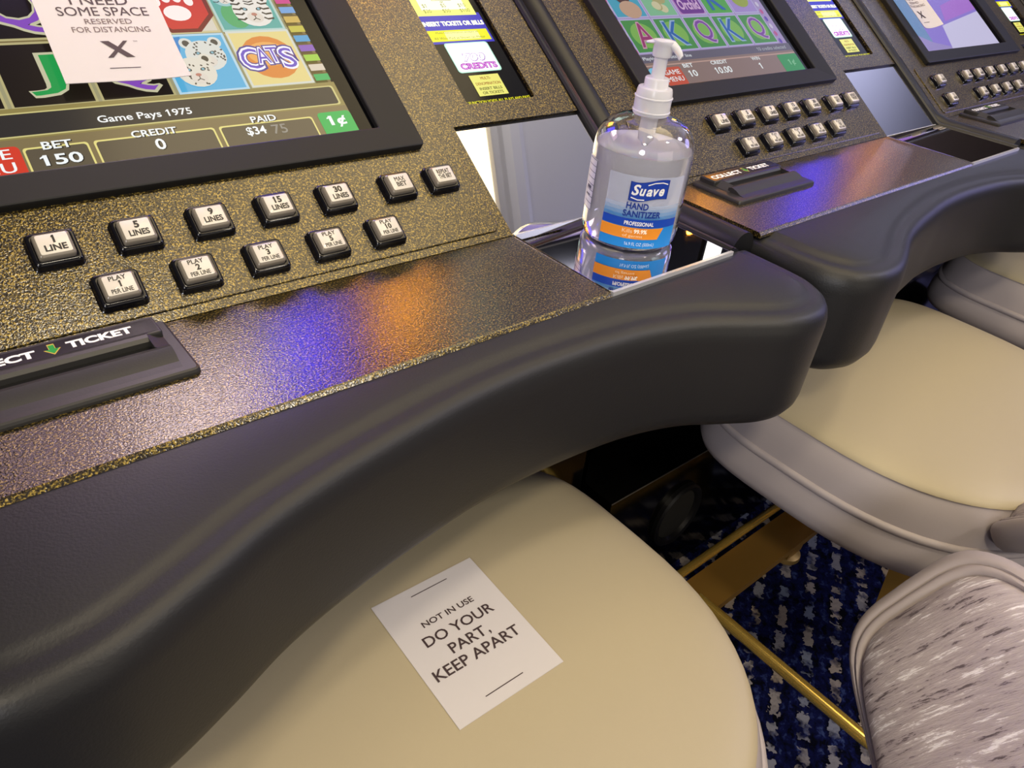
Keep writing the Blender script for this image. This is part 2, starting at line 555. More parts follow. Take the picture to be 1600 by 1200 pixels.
def make_button(kind_text, u, v, wide, parent):
    mb = MB()
    w_, h_ = .0262 / 2, .0226 / 2
    def R(ins, h, r): return [S(a, b, h) for a, b in rrect(u - w_ + ins, u + w_ - ins, v - h_ + ins, v + h_ - ins, r, 4)]
    mb.loft([R(-.0006, .0012, .0032), R(0, .0018, .003), R(0, .0048, .003), R(.0006, .0062, .0028), R(.0017, .0070, .0024), R(.0030, .0066, .0020), R(.0033, .0052, .0018)], BLACK_GLOSS, True, True)
    bz = mb.build('play_button', parent, MO, angle=50)
    mb = MB()
    c = .0034
    mb.loft([R(c, .0050, .0018), R(c, .0092, .0018), R(c + .0005, .0100, .0016), R(c + .0015, .0106, .0012)], CAP_RIM, True, False)
    mb.loft([R(c + .0015, .0106, .0012), R(c + .0018, .0108, .0010)], CAP, False, True)
    art = Art(S, .0109)
    lines = kind_text.split('/')
    if len(lines) == 2 and lines[0].isdigit():
        art.text(lines[0], u + .0004, v + .0028, None, .0050, CAP_INK, .045)
        art.text(lines[1], u + .0004, v - .0028, .0116, .0042, CAP_INK, .035)
    elif len(lines) == 2:
        art.text(lines[0], u, v + .0024, min(.0112, .0028 * len(lines[0])), .0038, CAP_INK, .025)
        art.text(lines[1], u, v - .0020, min(.0118, .0028 * len(lines[1])), .0038, CAP_INK, .025)
    else:
        art.text(lines[0], u - .0002, v + .0042, .0096, .0031, CAP_INK, .02)
        art.text(lines[1], u, v + .0002, None, .0042, CAP_INK, .04)
        art.text(lines[2], u, v - .0042, .0118, .0029, CAP_INK, .02)
    o = len(mb.v)
    mb.v += art.mb.v
    k = mb.m(CAP_INK)
    for f in art.mb.f:
        mb.f.append([i + o for i in f]); mb.mi.append(k)
    mb.build('button_cap', bz, MO, angle=40, recalc=False)
    return bz

def static_parts(root):
    """everything the three machines have in common"""
    mb = MB()
    prof = [(.012, .002), (.012, .50), (-.060, Z0 - .115), (-.098, Z0 - .105), (-.098, Z0 - .003), (.002, Z0 - .003), (.36 * cos(TH), Z0 + .36 * sin(TH) - .004),
            (.315, Z0 + .36 * sin(TH) + .002), (.336, Z0 + .222), (.336, Z0 + .92), (.345, Z0 + .95), (.62, Z0 + .95), (.62, .002)]
    mb.loft([[(x, y, z) for y, z in prof] for x in (-.128, .484)], CABINET, True, True)
    mb.build('cabinet', root, MO, smooth=False)
    mb = MB()
    mb.box((-.130, .0070, .004), (.486, .0118, .485), BASE_GLOSS)
    mb.box((-.130, -.0395, .004), (.486, .0068, .228), BASE_GLOSS)
    fr = mb.build('base_panel', root, MO, smooth=False)
    mb = MB()
    seam = .2265
    mb.box((-.130, -.0401, seam), (.486, -.0390, seam + .0015), pm('panel_seam_grey', '#55504a', 0.4))
    mb.build('seam', fr, MO, smooth=False)
    for x in (.020, .340):
        mb = MB()
        prof = [(.050, .0), (.050, .006), (.047, .009), (.042, .007), (.039, .002)]
        mb.loft([[(x + r * .95 * cos(2 * pi * i / 40), -.0395 - d, Z0 - .470 + r * 1.05 * sin(2 * pi * i / 40)) for i in range(40)] for r, d in prof], CABINET, False, False)
        mb.loft([[(x + r * .95 * cos(2 * pi * i / 40), -.0395 - d, Z0 - .470 + r * 1.05 * sin(2 * pi * i / 40)) for i in range(40)] for r, d in ((.039, .002), (.0, .0025))], pm('speaker_mesh', '#262624', 0.6), False, False)
        mb.build('speaker', root, MO, angle=30)
    # gold sheet metal: lower and screen section, and the bill section with its window
    mb = MB()
    slab(mb, S, -.119, .3325, .0005, .362, -.003, 0, GOLD, .0004, .0001)
    mb.build('screen_panel', root, MO)
    mb = MB()
    frame(mb, S, (.3325, .4745, .1065, .362), (.3585, .4345, .1265, .345), -.004, 0, GOLD, .0004, .003, .0001, h_in=-.004)
    mb.build('bill_panel', root, MO)
    mb = MB()
    slab(mb, S, -.106, .3225, .0068, .0885, -.001, .0013, GOLD, .006, .0007)
    mb.build('button_panel', root, MO)
    mb = MB()
    u0, u1 = -.107, .3325
    sec = [(.0005, -.004), (.0005, -.0002), (-.1085, 0.0), (-.1098, -.0005), (-.1115, -.0024), (-.1115, -.005), (-.104, -.005)]
    mb.loft([[(u, y, Z0 + h) for y, h in sec] for u in (u0, u1)], GOLD, True, True)
    mb.build('deck_plate', root, MO, smooth=False)
    # mirrors
    mb = MB()
    slab(mb, D, .3328, .4745, -.1085, -.0005, -.002, .0006, MIRROR, .002, .0003)
    mp = mb.build('deck_mirror', root, MO, smooth=False)
    mb = MB()
    mb.box((.3335, -.1112, Z0 - .003), (.4755, -.1086, Z0 + .0008), CHROME_EDGE)
    mb.build('polished_edge', mp, MO, smooth=False)
    mb = MB()
    slab(mb, S, .3328, .4745, .0015, .1030, -.003, -.0012, MIRROR, .001, .0003)
    mp = mb.build('upright_mirror', root, MO, smooth=False)
    mb = MB()
    mb.box((.334, .0002, -.002), (.4740, .0014, -.0004), CHROME_EDGE, S)
    mb.build('polished_edge', mp, MO, smooth=False)
    # rails along both sides
    path = [D(-.125, -.108, -.0125), D(-.125, -.06, -.0125), D(-.125, -.012, -.0125), S(-.125, .006, -.0135), S(-.125, .03, -.0145), S(-.125, .36, -.0145)]
    mb = MB(); mb.tube(path, .0155, TUBE_BLACK, 20)
    mb.build('side_rail', root, MO, angle=60)
    sec = [(.4750, -.006), (.4750, .0012), (.4768, .0030), (.4792, .0030), (.4806, .0016), (.4840, .0010), (.4875, -.001), (.4875, -.006)]
    mb = MB()
    mb.loft([[D(u, -.108, h - .0005) for u, h in sec], [D(u, -.003, h - .0005) for u, h in sec], [S(u, .003, h) for u, h in sec], [S(u, .36, h) for u, h in sec]], TUBE_BLACK, True, True)
    mb.build('side_trim', root, MO, angle=40)
    armrest(root)
    # screen surround
    mb = MB()
    frame(mb, S, (-.0625, .2935, .0905, .362), (-.036, .2625, .1120, .345), 0, .0065, BLACK_MATTE, .003, .001, .0012, slope=.0012, h_in=.0004)
    mb.build('screen_bezel', root, MO)
    mb = MB()
    mb.box((.2465, .1120, .0003), (.2625, .345, .0006), GLASS_BLACK, S)
    mb.build('screen_glass_edge', root, MO, smooth=False)
    # buttons
    top = [(.0222 + .045 * i, t) for i, t in enumerate(('1/LINE', '5/LINES', '9/LINES', '15/LINES', '30/LINES'))] + [(.2532, 'MAX/BET'), (.2925, 'REPEAT/THE BET')]
    for u, t in top: make_button(t, u, .0592, False, root)
    for i, t in enumerate(('1', '2', '3', '5', '10')): make_button('PLAY/%s/PER LINE' % t, .0456 + .045 * i, .0256, False, root)
    # ticket slot on the deck
    mb = MB()
    slab(mb, DS, -.0690, .0612, -.0597, .0002, -.001, .0030, BLACK_SLOT, .004, .0018)
    slab(mb, lambda a, b, h: DS(a, b, h), -.0600, .0545, -.0210, -.0015, .002, .0072, BLACK_SLOT, .002, .001)
    # hood over the mouth, lower lip, sloping cheeks
    sec = [(-.0195, .003), (-.0195, .0072), (-.0215, .0077), (-.0245, .0074), (-.0265, .0060), (-.0268, .003)]
    mb.loft([[DS(u, y, h) for y, h in sec] for u in (-.050, .0455)], BLACK_SLOT, True, True)
    sec = [(-.0345, .003), (-.0350, .0062), (-.0385, .0070), (-.0440, .0058), (-.0490, .0036), (-.0540, .0030)]
    mb.loft([[DS(u, y, h) for y, h in sec] for u in (-.057, .0530)], BLACK_SLOT, True, True)
    for s in (-1, 1):
        c = -.0022 + s * .0475
        e = c + s * .0090
        pts = [DS(c, -.0195, .0076), DS(c, -.0350, .0068), DS(e, -.0380, .0030), DS(e, -.0195, .0034), DS(c, -.0195, .003), DS(c, -.0350, .003)]
        mb.add(pts, [(0, 1, 2, 3), (0, 3, 4), (1, 5, 2), (0, 4, 5, 1)], BLACK_SLOT)
    ts = mb.build('ticket_slot', root, MO, angle=16)
    mb = MB(); mb.box((-.049, -.0345, .0031), (.0450, -.0268, .0034), pm('slot_mouth_dark', '#050504', 0.6), DS)
    mb.build('slot_mouth', ts, MO, smooth=False)
    art = Art(DS, .0073)
    art.rect(-.0585, .0530, -.0190, -.0045, pm('slot_label_black', '#08090f', 0.25))
    art.text('COLLECT', -.0310, -.0122, .0470, .0076, WHITE_INK, .045)
    art.text('TICKET', .0242, -.0116, .0335, .0076, WHITE_INK, .045)
    for sc, mt in ((1.0, ink('#c8a848')), (.8, ink('#1f8f3a'))):
        a = [(-.0017, .0055), (.0017, .0055), (.0017, 0), (.0042, 0), (0, -.0060), (-.0042, 0), (-.0017, 0)]
        art.poly([(.0005 + x * sc, -.0118 + y * sc) for x, y in a], mt)
    art.build('slot_label', ts, MO)

def upper_display(root, blocks):
    """upright lit glass above the slope; blocks are (x0, x1, z0, z1, colour, strength)"""
    art = Art(Tp, .0)
    art.rect(-.125, .482, .215, .92, pm('display_glass_dark', '#0a0a0c', 0.1))
    for x0, x1, z0, z1, c, k in blocks:
        art.rr(x0, x1, z0, z1, min(.012, (x1 - x0) * .2), lit(c, k))
    art.rr(-.06, .44, .50, .88, .02, lit('#8c7cff', 1.0))
    art.build('upper_display', root, MO)

def bill_window(root, dim=1.0):
    mb = MB(); mb.box((.3575, .1255, -.0040), (.4355, .346, -.0030), GLASS_BLACK, S)
    b = mb.build('bill_window', root, MO, smooth=False)
    a = Art(S, -.0029)
    a.rect(.3600, .4285, .1925, .2260, lit('#2323c8', .9 * dim))
    a.rect(.3605, .4250, .2235, .262, lit('#f6f87a', 1.15 * dim))
    a.rect(.3680, .4170, .2300, .262, lit('#fdfdd6', 1.3 * dim))
    tk = lit('#8f9638', .7)
    for i, t in enumerate(('$1', '$5', '$10')): a.text(t, .3730 + i * .0205, .2345, None, .0046, tk, .0)
    for i, t in enumerate(('$20', '$50', '$100')): a.text(t, .3735 + i * .0205, .2285, None, .0046, tk, .0)
    a.text('or', .394, .2385, None, .002, tk)
    a.box(.384, .405, .2405, .252, .0005, tk)
    a.text('INSERT TICKETS OR BILLS', .3940, .2145, .0670, .0052, lit('#ffffd8', 1.4 * dim), .05)
    a.rect(.3600, .4262, .1950, .2072, lit('#f2f000', 1.0 * dim))
    a.rect(.3780, .4150, .1965, .2055, lit('#fbfb9a', 1.2 * dim))
    a.text('Multi-Denomination accepts all', .3920, .2042, .046, .0026, lit('#9a9a20', .6), .0)
    a.text('All Wins Paid as Shown on Meter', .3925, .1985, .056, .0026, lit('#9a9a20', .6), .0)
    a.rr(.3705, .4185, .1605, .1930, .003, lit('#c8ffe8', .9 * dim))
    a.rr(.3717, .4172, .1617, .1920, .003, lit('#ffffff', 1.5 * dim))
    a.text('700', .3950, .1765, .026, .0095, lit('#b58fd8', .9), .05, .2)
    a.text('700', .3950, .1767, .024, .0078, lit('#fff4ff', 1.4), .02, .2)
    a.text('CREDITS', .3955, .1672, .0405, .0072, lit('#a020b8', .9), .07)
    a.text('CREDITS', .3955, .1672, .0385, .0058, lit('#f08af0', 1.0), .0)
    a.rect(.3780, .4105, .1350, .1572, lit('#f2ee78', .95 * dim))
    for t, v, wd, c in (('MULTI-', .1535, .011, '#b06010'), ('DENOMINATION', .1478, .027, '#b06010'), ('INSERT BILLS', .1425, .025, '#7a7a30'), ('OR TICKETS', .1380, .023, '#7a7a30')):
        a.text(t, .3945, v, wd, .0030, lit(c, .8), .03)
    a.text('MALFUNCTION VOIDS ALL PLAYS AND PAYS', .3935, .1292, .0760, .0030, lit('#f0ea00', 1.0), .03)
    a.build('backlit_sign', b, MO)
    return b

L = lit
def face_cat(a, cx, cy, r, base, mark, ear=True, spots=False, seed=0):
    """a big cat's head seen three-quarter"""
    rnd = random.Random(seed)
    for s in (-1, 1):
        a.ell(cx + s * r * .72, cy + r * .80, r * .34, r * .34, base)
        a.ell(cx + s * r * .72, cy + r * .80, r * .18, r * .2, mark)
    a.ell(cx, cy, r, r * .95, base)
    if spots:
        for k in range(26):
            t = rnd.uniform(0, 2 * pi); q = r * rnd.uniform(.45, .95)
            a.ell(cx + q * cos(t), cy + q * sin(t) * .9, r * .07, r * .05, mark, rnd.uniform(0, 3), 7)
    else:
        for s in (-1, 1):
            for k in range(4):
                y = cy + r * (.5 - k * .32)
                a.line([(cx + s * r * .95, y), (cx + s * r * .62, y - r * .05), (cx + s * r * .45, y + r * .06)], r * .10, mark)
        for k in range(3):
            a.line([(cx - r * .25, cy + r * (.5 + k * .16)), (cx, cy + r * (.42 + k * .16)), (cx + r * .25, cy + r * (.5 + k * .16))], r * .07, mark)
    a.ell(cx, cy - r * .38, r * .42, r * .34, L('#f0e6da'))
    a.ell(cx, cy - r * .2, r * .15, r * .1, L('#c98878'))
    for s in (-1, 1):
        a.ell(cx + s * r * .36, cy + r * .14, r * .15, r * .1, L('#1e2228'), s * .3, 10)
        a.ell(cx + s * r * .36, cy + r * .14, r * .08, r * .07, L('#8fc6d8'), 0, 8)
    a.line([(cx, cy - r * .28), (cx, cy - r * .45), (cx - r * .18, cy - r * .56)], r * .05, mark)
    a.line([(cx, cy - r * .45), (cx + r * .18, cy - r * .56)], r * .05, mark)

def letter(a, t, cx, cy, w_, h_, fill, edge, shear=0.0, bold=.05):
    a.text(t, cx, cy, w_ * 1.14, h_ * 1.12, edge, .035, shear)
    a.text(t, cx, cy, w_, h_, fill, .0, shear)

def cell(a, u0, u1, v0, v1, edge, fill):
    a.rect(u0 + .0008, u1 - .0008, v0 + .0006, v1 - .0006, edge)
    a.rect(u0 + .0026, u1 - .0026, v0 + .0024, v1 - .0024, fill)

def screen_cats(root):
    a = Art(S, .0007)
    a.rect(-.036, .2465, .112, .345, L('#8d7c4e', .7))
    C_ = [-.021, .031, .082, .131, .182, .2325]
    R_ = [.1585, .2105, .2635, .316]
    dark, gold = L('#231a14', .6), L('#cfc48c', .75)
    for i in range(5):
        for j in range(3):
            cell(a, C_[i], C_[i + 1], R_[j], R_[j + 1], gold, dark)
    for u in C_: a.line([(u, .1585), (u, .345)], .0022, L('#b9b38a', .7))
    pur, grn, ed = L('#8a4fc0', .9), L('#23a04e', .9), L('#d8d4b0', .8)
    letter(a, 'J', .0565, .1835, .021, .031, grn, ed)
    letter(a, 'Q', .1065, .1835, .032, .036, pur, ed)
    letter(a, 'Q', .0565, .2365, .034, .040, pur, ed)
    letter(a, 'Q', .0050, .1835, .032, .036, pur, ed)
    # red octagon with a paw print
    cell(a, C_[3], C_[4], R_[1], R_[2], L('#dcd0a0', .8), L('#e8e0d0', .8))
    cx, cy = .1570, .2370
    a.poly([(cx + .027 * cos(t), cy + .027 * sin(t)) for t in [radians(22.5 + 45 * k) for k in range(8)]], L('#7a0d10', .8))
    a.poly([(cx + .0235 * cos(t), cy + .0235 * sin(t)) for t in [radians(22.5 + 45 * k) for k in range(8)]], L('#d02a26', .9))
    a.ell(cx, cy - .0075, .0095, .0070, L('#fff0ec', .95))
    for k in range(4): a.ell(cx - .0115 + k * .0077, cy + .0030 + (.0032 if k in (1, 2) else 0), .0032, .0042, L('#fff0ec', .95))
    # white tiger on teal
    cell(a, C_[4], C_[5], R_[1], R_[2], L('#bfe0dc', .8), L('#5fb7b0', .8))
    a.ell(.198, .226, .010, .012, L('#58c07a', .7))
    face_cat(a, .195, .243, .009, L('#a9d8dc'), L('#3d5a60'), seed=3)
    face_cat(a, .2125, .2290, .0150, L('#eee9e2', .9), L('#2a2624'), seed=2)
    # two leopards on blue
    cell(a, C_[3], C_[4], R_[0], R_[1], L('#b8dcf0', .9), L('#58b4e2', .9))
    a.poly([(.134, .205), (.150, .208), (.144, .190), (.134, .186)], L('#2b86d0', .9))
    face_cat(a, .1620, .1905, .0140, L('#dfe0da', .9), L('#4d4a48'), spots=True, seed=5)
    face_cat(a, .1500, .1765, .0135, L('#e6e0d2', .9), L('#46403c'), spots=True, seed=6)
    # the game's own sign
    cell(a, C_[4], C_[5], R_[0], R_[1], L('#d8dcd2', .9), L('#e9d890', .9))
    a.ell(.2075, .1850, .0205, .0195, L('#e08a3c', .9))
    a.ell(.2075, .1880, .016, .011, L('#f0b060', .9))
    for t, x, y, w_, h_ in (('C', .1920, .1845, .0150, .0200), ('A', .2020, .1865, .0105, .0150), ('T', .2105, .1870, .0095, .0150), ('S', .2205, .1835, .0120, .0200)):
        a.text(t, x, y, w_ * 1.3, h_ * 1.22, L('#4a3d9a', .8), .10)
        a.text(t, x, y, w_ * 1.08, h_ * 1.08, L('#f2f0ff', 1.0), .06)
        a.text(t, x, y, w_ * .9, h_ * .9, L('#6a50c8', .9), .0)
    # list of coloured lines at the right
    cs = ['#35b564', '#dfd2c0', '#a3d24a', '#8a5ac0', '#4aa2d8', '#c9c04a', '#d0b058', '#6fa4e0', '#d03a90', '#5a9ad8', '#c98b4a', '#8f6ac8', '#4ab8a0', '#d05a5a', '#5a7ad8', '#e0d060']
    for k, c in enumerate(cs):
        a.rect(.2335, .2455, .1605 + k * .0092, .1665 + k * .0092, L(c, .9))
        a.line([(.2335, .1672 + k * .0092), (.2455, .1672 + k * .0092)], .0010, L('#7a6028', .6))
    # message bar
    a.rect(-.036, .2465, .1345, .1580, L('#a8995a', .7))
    a.rr(-.036, .2435, .1372, .1548, .002, L('#e2d890', .8))
    a.rr(-.036, .2420, .1382, .1538, .002, L('#3a3634', .7))
    a.text('Game Pays 1975', .1040, .1437, .0590, .0070, L('#f2f4f4', 1.0), .015)
    a.text('Lines', .0105, .1465, .018, .0040, L('#d83a28', .9), .02)
    # meters
    a.rect(-.036, .2465, .112, .1360, L('#9c8a60', .65))
    for u0, u1 in ((.0275, .0635), (.0665, .1425), (.1455, .2150)):
        a.rr(u0, u1, .105, .1292, .002, L('#efe38c', .9))
        a.rr(u0 + .0012, u1 - .0012, .105, .1280, .002, L('#776b56', .6))
    wh = L('#f4f8f8', 1.0)
    sh = L('#2a2620', .5)
    for t, u, v, wd, ht in (('BET', .0465, .1295, .0165, .0056), ('150', .0460, .1190, .0230, .0078), ('CREDIT', .1040, .1305, .0285, .0052), ('0', .1045, .1210, .0062, .0085), ('PAID', .1790, .1318, .0185, .0052)):
        a.text(t, u + .0006, v - .0005, wd, ht, sh, .04)
        a.text(t, u, v, wd, ht, wh, .02)
    a.text('$34', .1700, .1222, .0140, .0078, wh, .02)
    a.text('75', .1870, .1218, .0110, .0078, L('#a09a90', .8), .01)
    a.rr(.2195, .2465, .108, .1312, .003, L('#2fb457', .95))
    a.text('1¢', .2330, .1225, .0150, .0105, wh, .03)
    a.rr(-.030, .0262, .108, .1312, .003, L('#d8402c', .95))
    a.text('GAME', .0040, .1262, .034, .0070, wh, .03)
    a.text('MENU', .0040, .1168, .034, .0070, wh, .03)
    return a.build('game_screen', root, MO)

def screen_green(root):
    a = Art(S, .0007)
    s = .62
    l = lambda c, k=1.0: L(c, s * k)
    a.rect(-.036, .2465, .112, .345, l('#b7a2d6'))
    C_ = [-.030, .0225, .0745, .1265, .1785, .2305]
    R_ = [.1570, .2045, .2540, .304]
    cols = [['#4fa04c'] * 5, ['#4fb4d0', '#8fd0a0', '#d09ad8', '#5cb84c', '#b49ae0'], ['#5cb84c', '#d09ad8', '#4fb4d0', '#b49ae0', '#8fd0a0']]
    for i in range(5):
        for j in range(3):
            cell(a, C_[i], C_[i + 1], R_[j], R_[j + 1], l('#c9c2ee'), l(cols[j][i]))
            if j == 0: a.ell((C_[i] + C_[i + 1]) / 2, .181, .019, .017, l('#8cc85a'))
    for i, t in enumerate('AKQKQ'):
        f, e = {'A': ('#a83a78', '#e0a8c0'), 'K': ('#2f6fc0', '#a8c8e8'), 'Q': ('#8a4fb0', '#d0b0e0')}[t]
        a.text(t, (C_[i] + C_[i + 1]) / 2, .1815, .030, .036, l(e), .03)
        a.text(t, (C_[i] + C_[i + 1]) / 2, .1815, .026, .032, l(f), .0)
    # portrait, pale flower, purple title, K, frog
    a.ell(-.004, .240, .013, .017, l('#5a3a2c')); a.ell(-.002, .241, .008, .011, l('#e0b89c')); a.ell(-.001, .216, .016, .012, l('#d8b090'))
    for k in range(9): a.ell(.0485 + .009 * cos(k * 2.4), .229 + .014 * sin(k * 1.7), .007, .006, l('#e6deb0' if k % 2 else '#c0b878'))
    a.rr(.0790, .1225, .2075, .250, .004, l('#7a3a9c'))
    a.text('Wild', .1005, .2385, .033, .014, l('#f0c8f0'), .03)
    a.text('Orchid', .1005, .2205, .037, .015, l('#f0c8f0'), .03)
    a.text('K', .1525, .229, .028, .036, l('#2f6fc0'), .02)
    a.ell(.2045, .226, .016, .012, l('#a8b83c')); a.ell(.198, .238, .005, .005, l('#c8d060')); a.ell(.211, .238, .005, .005, l('#c8d060'))
    for k in range(16):
        a.ell(-.033, .160 + k * .0115, .0028, .004, l(['#d05a9a', '#6a4ac0', '#e0d8f0'][k % 3]))
        a.ell(.2345, .160 + k * .0115, .0028, .004, l(['#6a4ac0', '#d05a9a', '#e0d8f0'][k % 3]))
    a.rect(-.036, .2465, .1440, .1555, l('#7d7688', .8))
    a.text('Playing 10 credits per line', .010, .1495, .080, .0056, l('#e8ecf0', 1.2), .01)
    a.text('10 credits selected', .205, .1500, .060, .0050, l('#c8ccd0', 1.1), .0)
    a.rect(-.036, .2465, .112, .1445, l('#a58a80', .9))
    a.line([(-.036, .1405), (.2465, .1405)], .0016, l('#d8b0a0'))
    wh = l('#f0f6f6', 1.3)
    a.ell(-.026, .128, .010, .010, l('#7fd0f0', 1.2))
    a.rr(-.014, .0185, .113, .137, .003, l('#d85a3c', 1.1))
    a.text('GAME', .002, .1305, .026, .0062, wh, .02); a.text('MENU', .002, .1215, .026, .0062, wh, .02)
    for t, u, v, wd, ht in (('BET', .0335, .1370, .017, .0052), ('10', .0345, .1262, .014, .0085), ('CREDIT', .0890, .1372, .030, .0050), ('10.00', .0890, .1262, .030, .0088), ('WIN', .160, .1372, .016, .0050), ('1', .161, .1262, .004, .0085)):
        a.text(t, u, v, wd, ht, wh, .02)
    a.rr(.205, .2465, .110, .139, .003, l('#35a85a', 1.0))
    a.text('1¢', .228, .126, .014, .010, l('#90d8a0'), .02)
    return a.build('game_screen', root, MO)

def screen_purple(root):
    a = Art(S, .0007)
    a.rect(-.036, .2465, .112, .345, L('#9a86e2', .75))
    a.poly([(-.036, .345), (-.036, .150), (.010, .130), (.030, .345)], L('#7fa0cc', .75))
    a.poly([(-.036, .150), (-.036, .112), (.090, .112), (.010, .130)], L('#a89ad6', .75))
    a.poly([(.045, .345), (.2465, .345), (.2465, .26), (.12, .23), (.06, .26)], L('#8e62d8', .8))
    a.poly([(.080, .160), (.2465, .185), (.2465, .112), (.060, .112)], L('#cfcaea', .85))
    a.poly([(.12, .20), (.2465, .225), (.2465, .190), (.10, .168)], L('#b07ad8', .8))
    return a.build('game_screen', root, MO)

def machine(off, label, screen, blocks, first=None, skip=()):
    root = empty('slot_machine', (MO[0] + off[0], MO[1] + off[1], 0))
    tag(root, label, 'slot machine', 'slot machines in the row')
    if first is None:
        static_parts(root)
    else:
        for ch in list(first.children):
            if ch.name.split('.')[0] in ('game_screen', 'bill_window', 'upper_display') + skip: continue
            c = ch.copy(); col.objects.link(c); c.parent = root
            for g in list(ch.children):
                d = g.copy(); col.objects.link(d); d.parent = c
    screen(root)
    bill_window(root)
    upper_display(root, blocks)
    return root

m1 = machine((0, 0), 'bronze slot machine in front, white sign on its screen, sanitizer on its deck', screen_cats,
             [(-.060, .235, .265, .43, '#d8b4cc', 4.0), (.090, .250, .295, .41, '#f8dfe2', 16.0), (.270, .345, .195, .37, '#2f20ff', 17.0), (.400, .480, .215, .300, '#ffa028', 18.0)])
m2 = machine((.640, .013), 'bronze slot machine with green letter cards on screen, right behind the sanitizer bottle', screen_green,
             [(-.118, -.010, .285, .38, '#b8dcd0', 3.0), (.425, .480, .210, .290, '#ffa028', 30.0)], m1)
m3 = machine((1.280, .026), 'slot machine at top right corner with a purple lit screen', screen_purple,
             [(-.118, -.060, .30, .38, '#e8e6dc', 3.0), (.170, .245, .195, .36, '#2f20ff', 20.0), (.425, .480, .205, .33, '#ffa028', 15.0)], m1, ('play_button',))
_b0 = next(c for c in m1.children if c.name == 'play_button')
for _u, _v in [(-.067, .0592), (.026, .0592), (.071, .0592), (.116, .0592), (.163, .0592), (.210, .0592), (.255, .0592), (-.069, .0256), (.041, .0256), (.089, .0256), (.136, .0256), (.183, .0256)]:
    _c = _b0.copy(); col.objects.link(_c); _c.parent = m3
    _p, _q = S(.0222, .0592), S(_u, _v)
    _c.location = (_q[0] - _p[0], _q[1] - _p[1], _q[2] - _p[2])
    for _g in _b0.children:
        _d2 = _g.copy(); col.objects.link(_d2); _d2.parent = _c

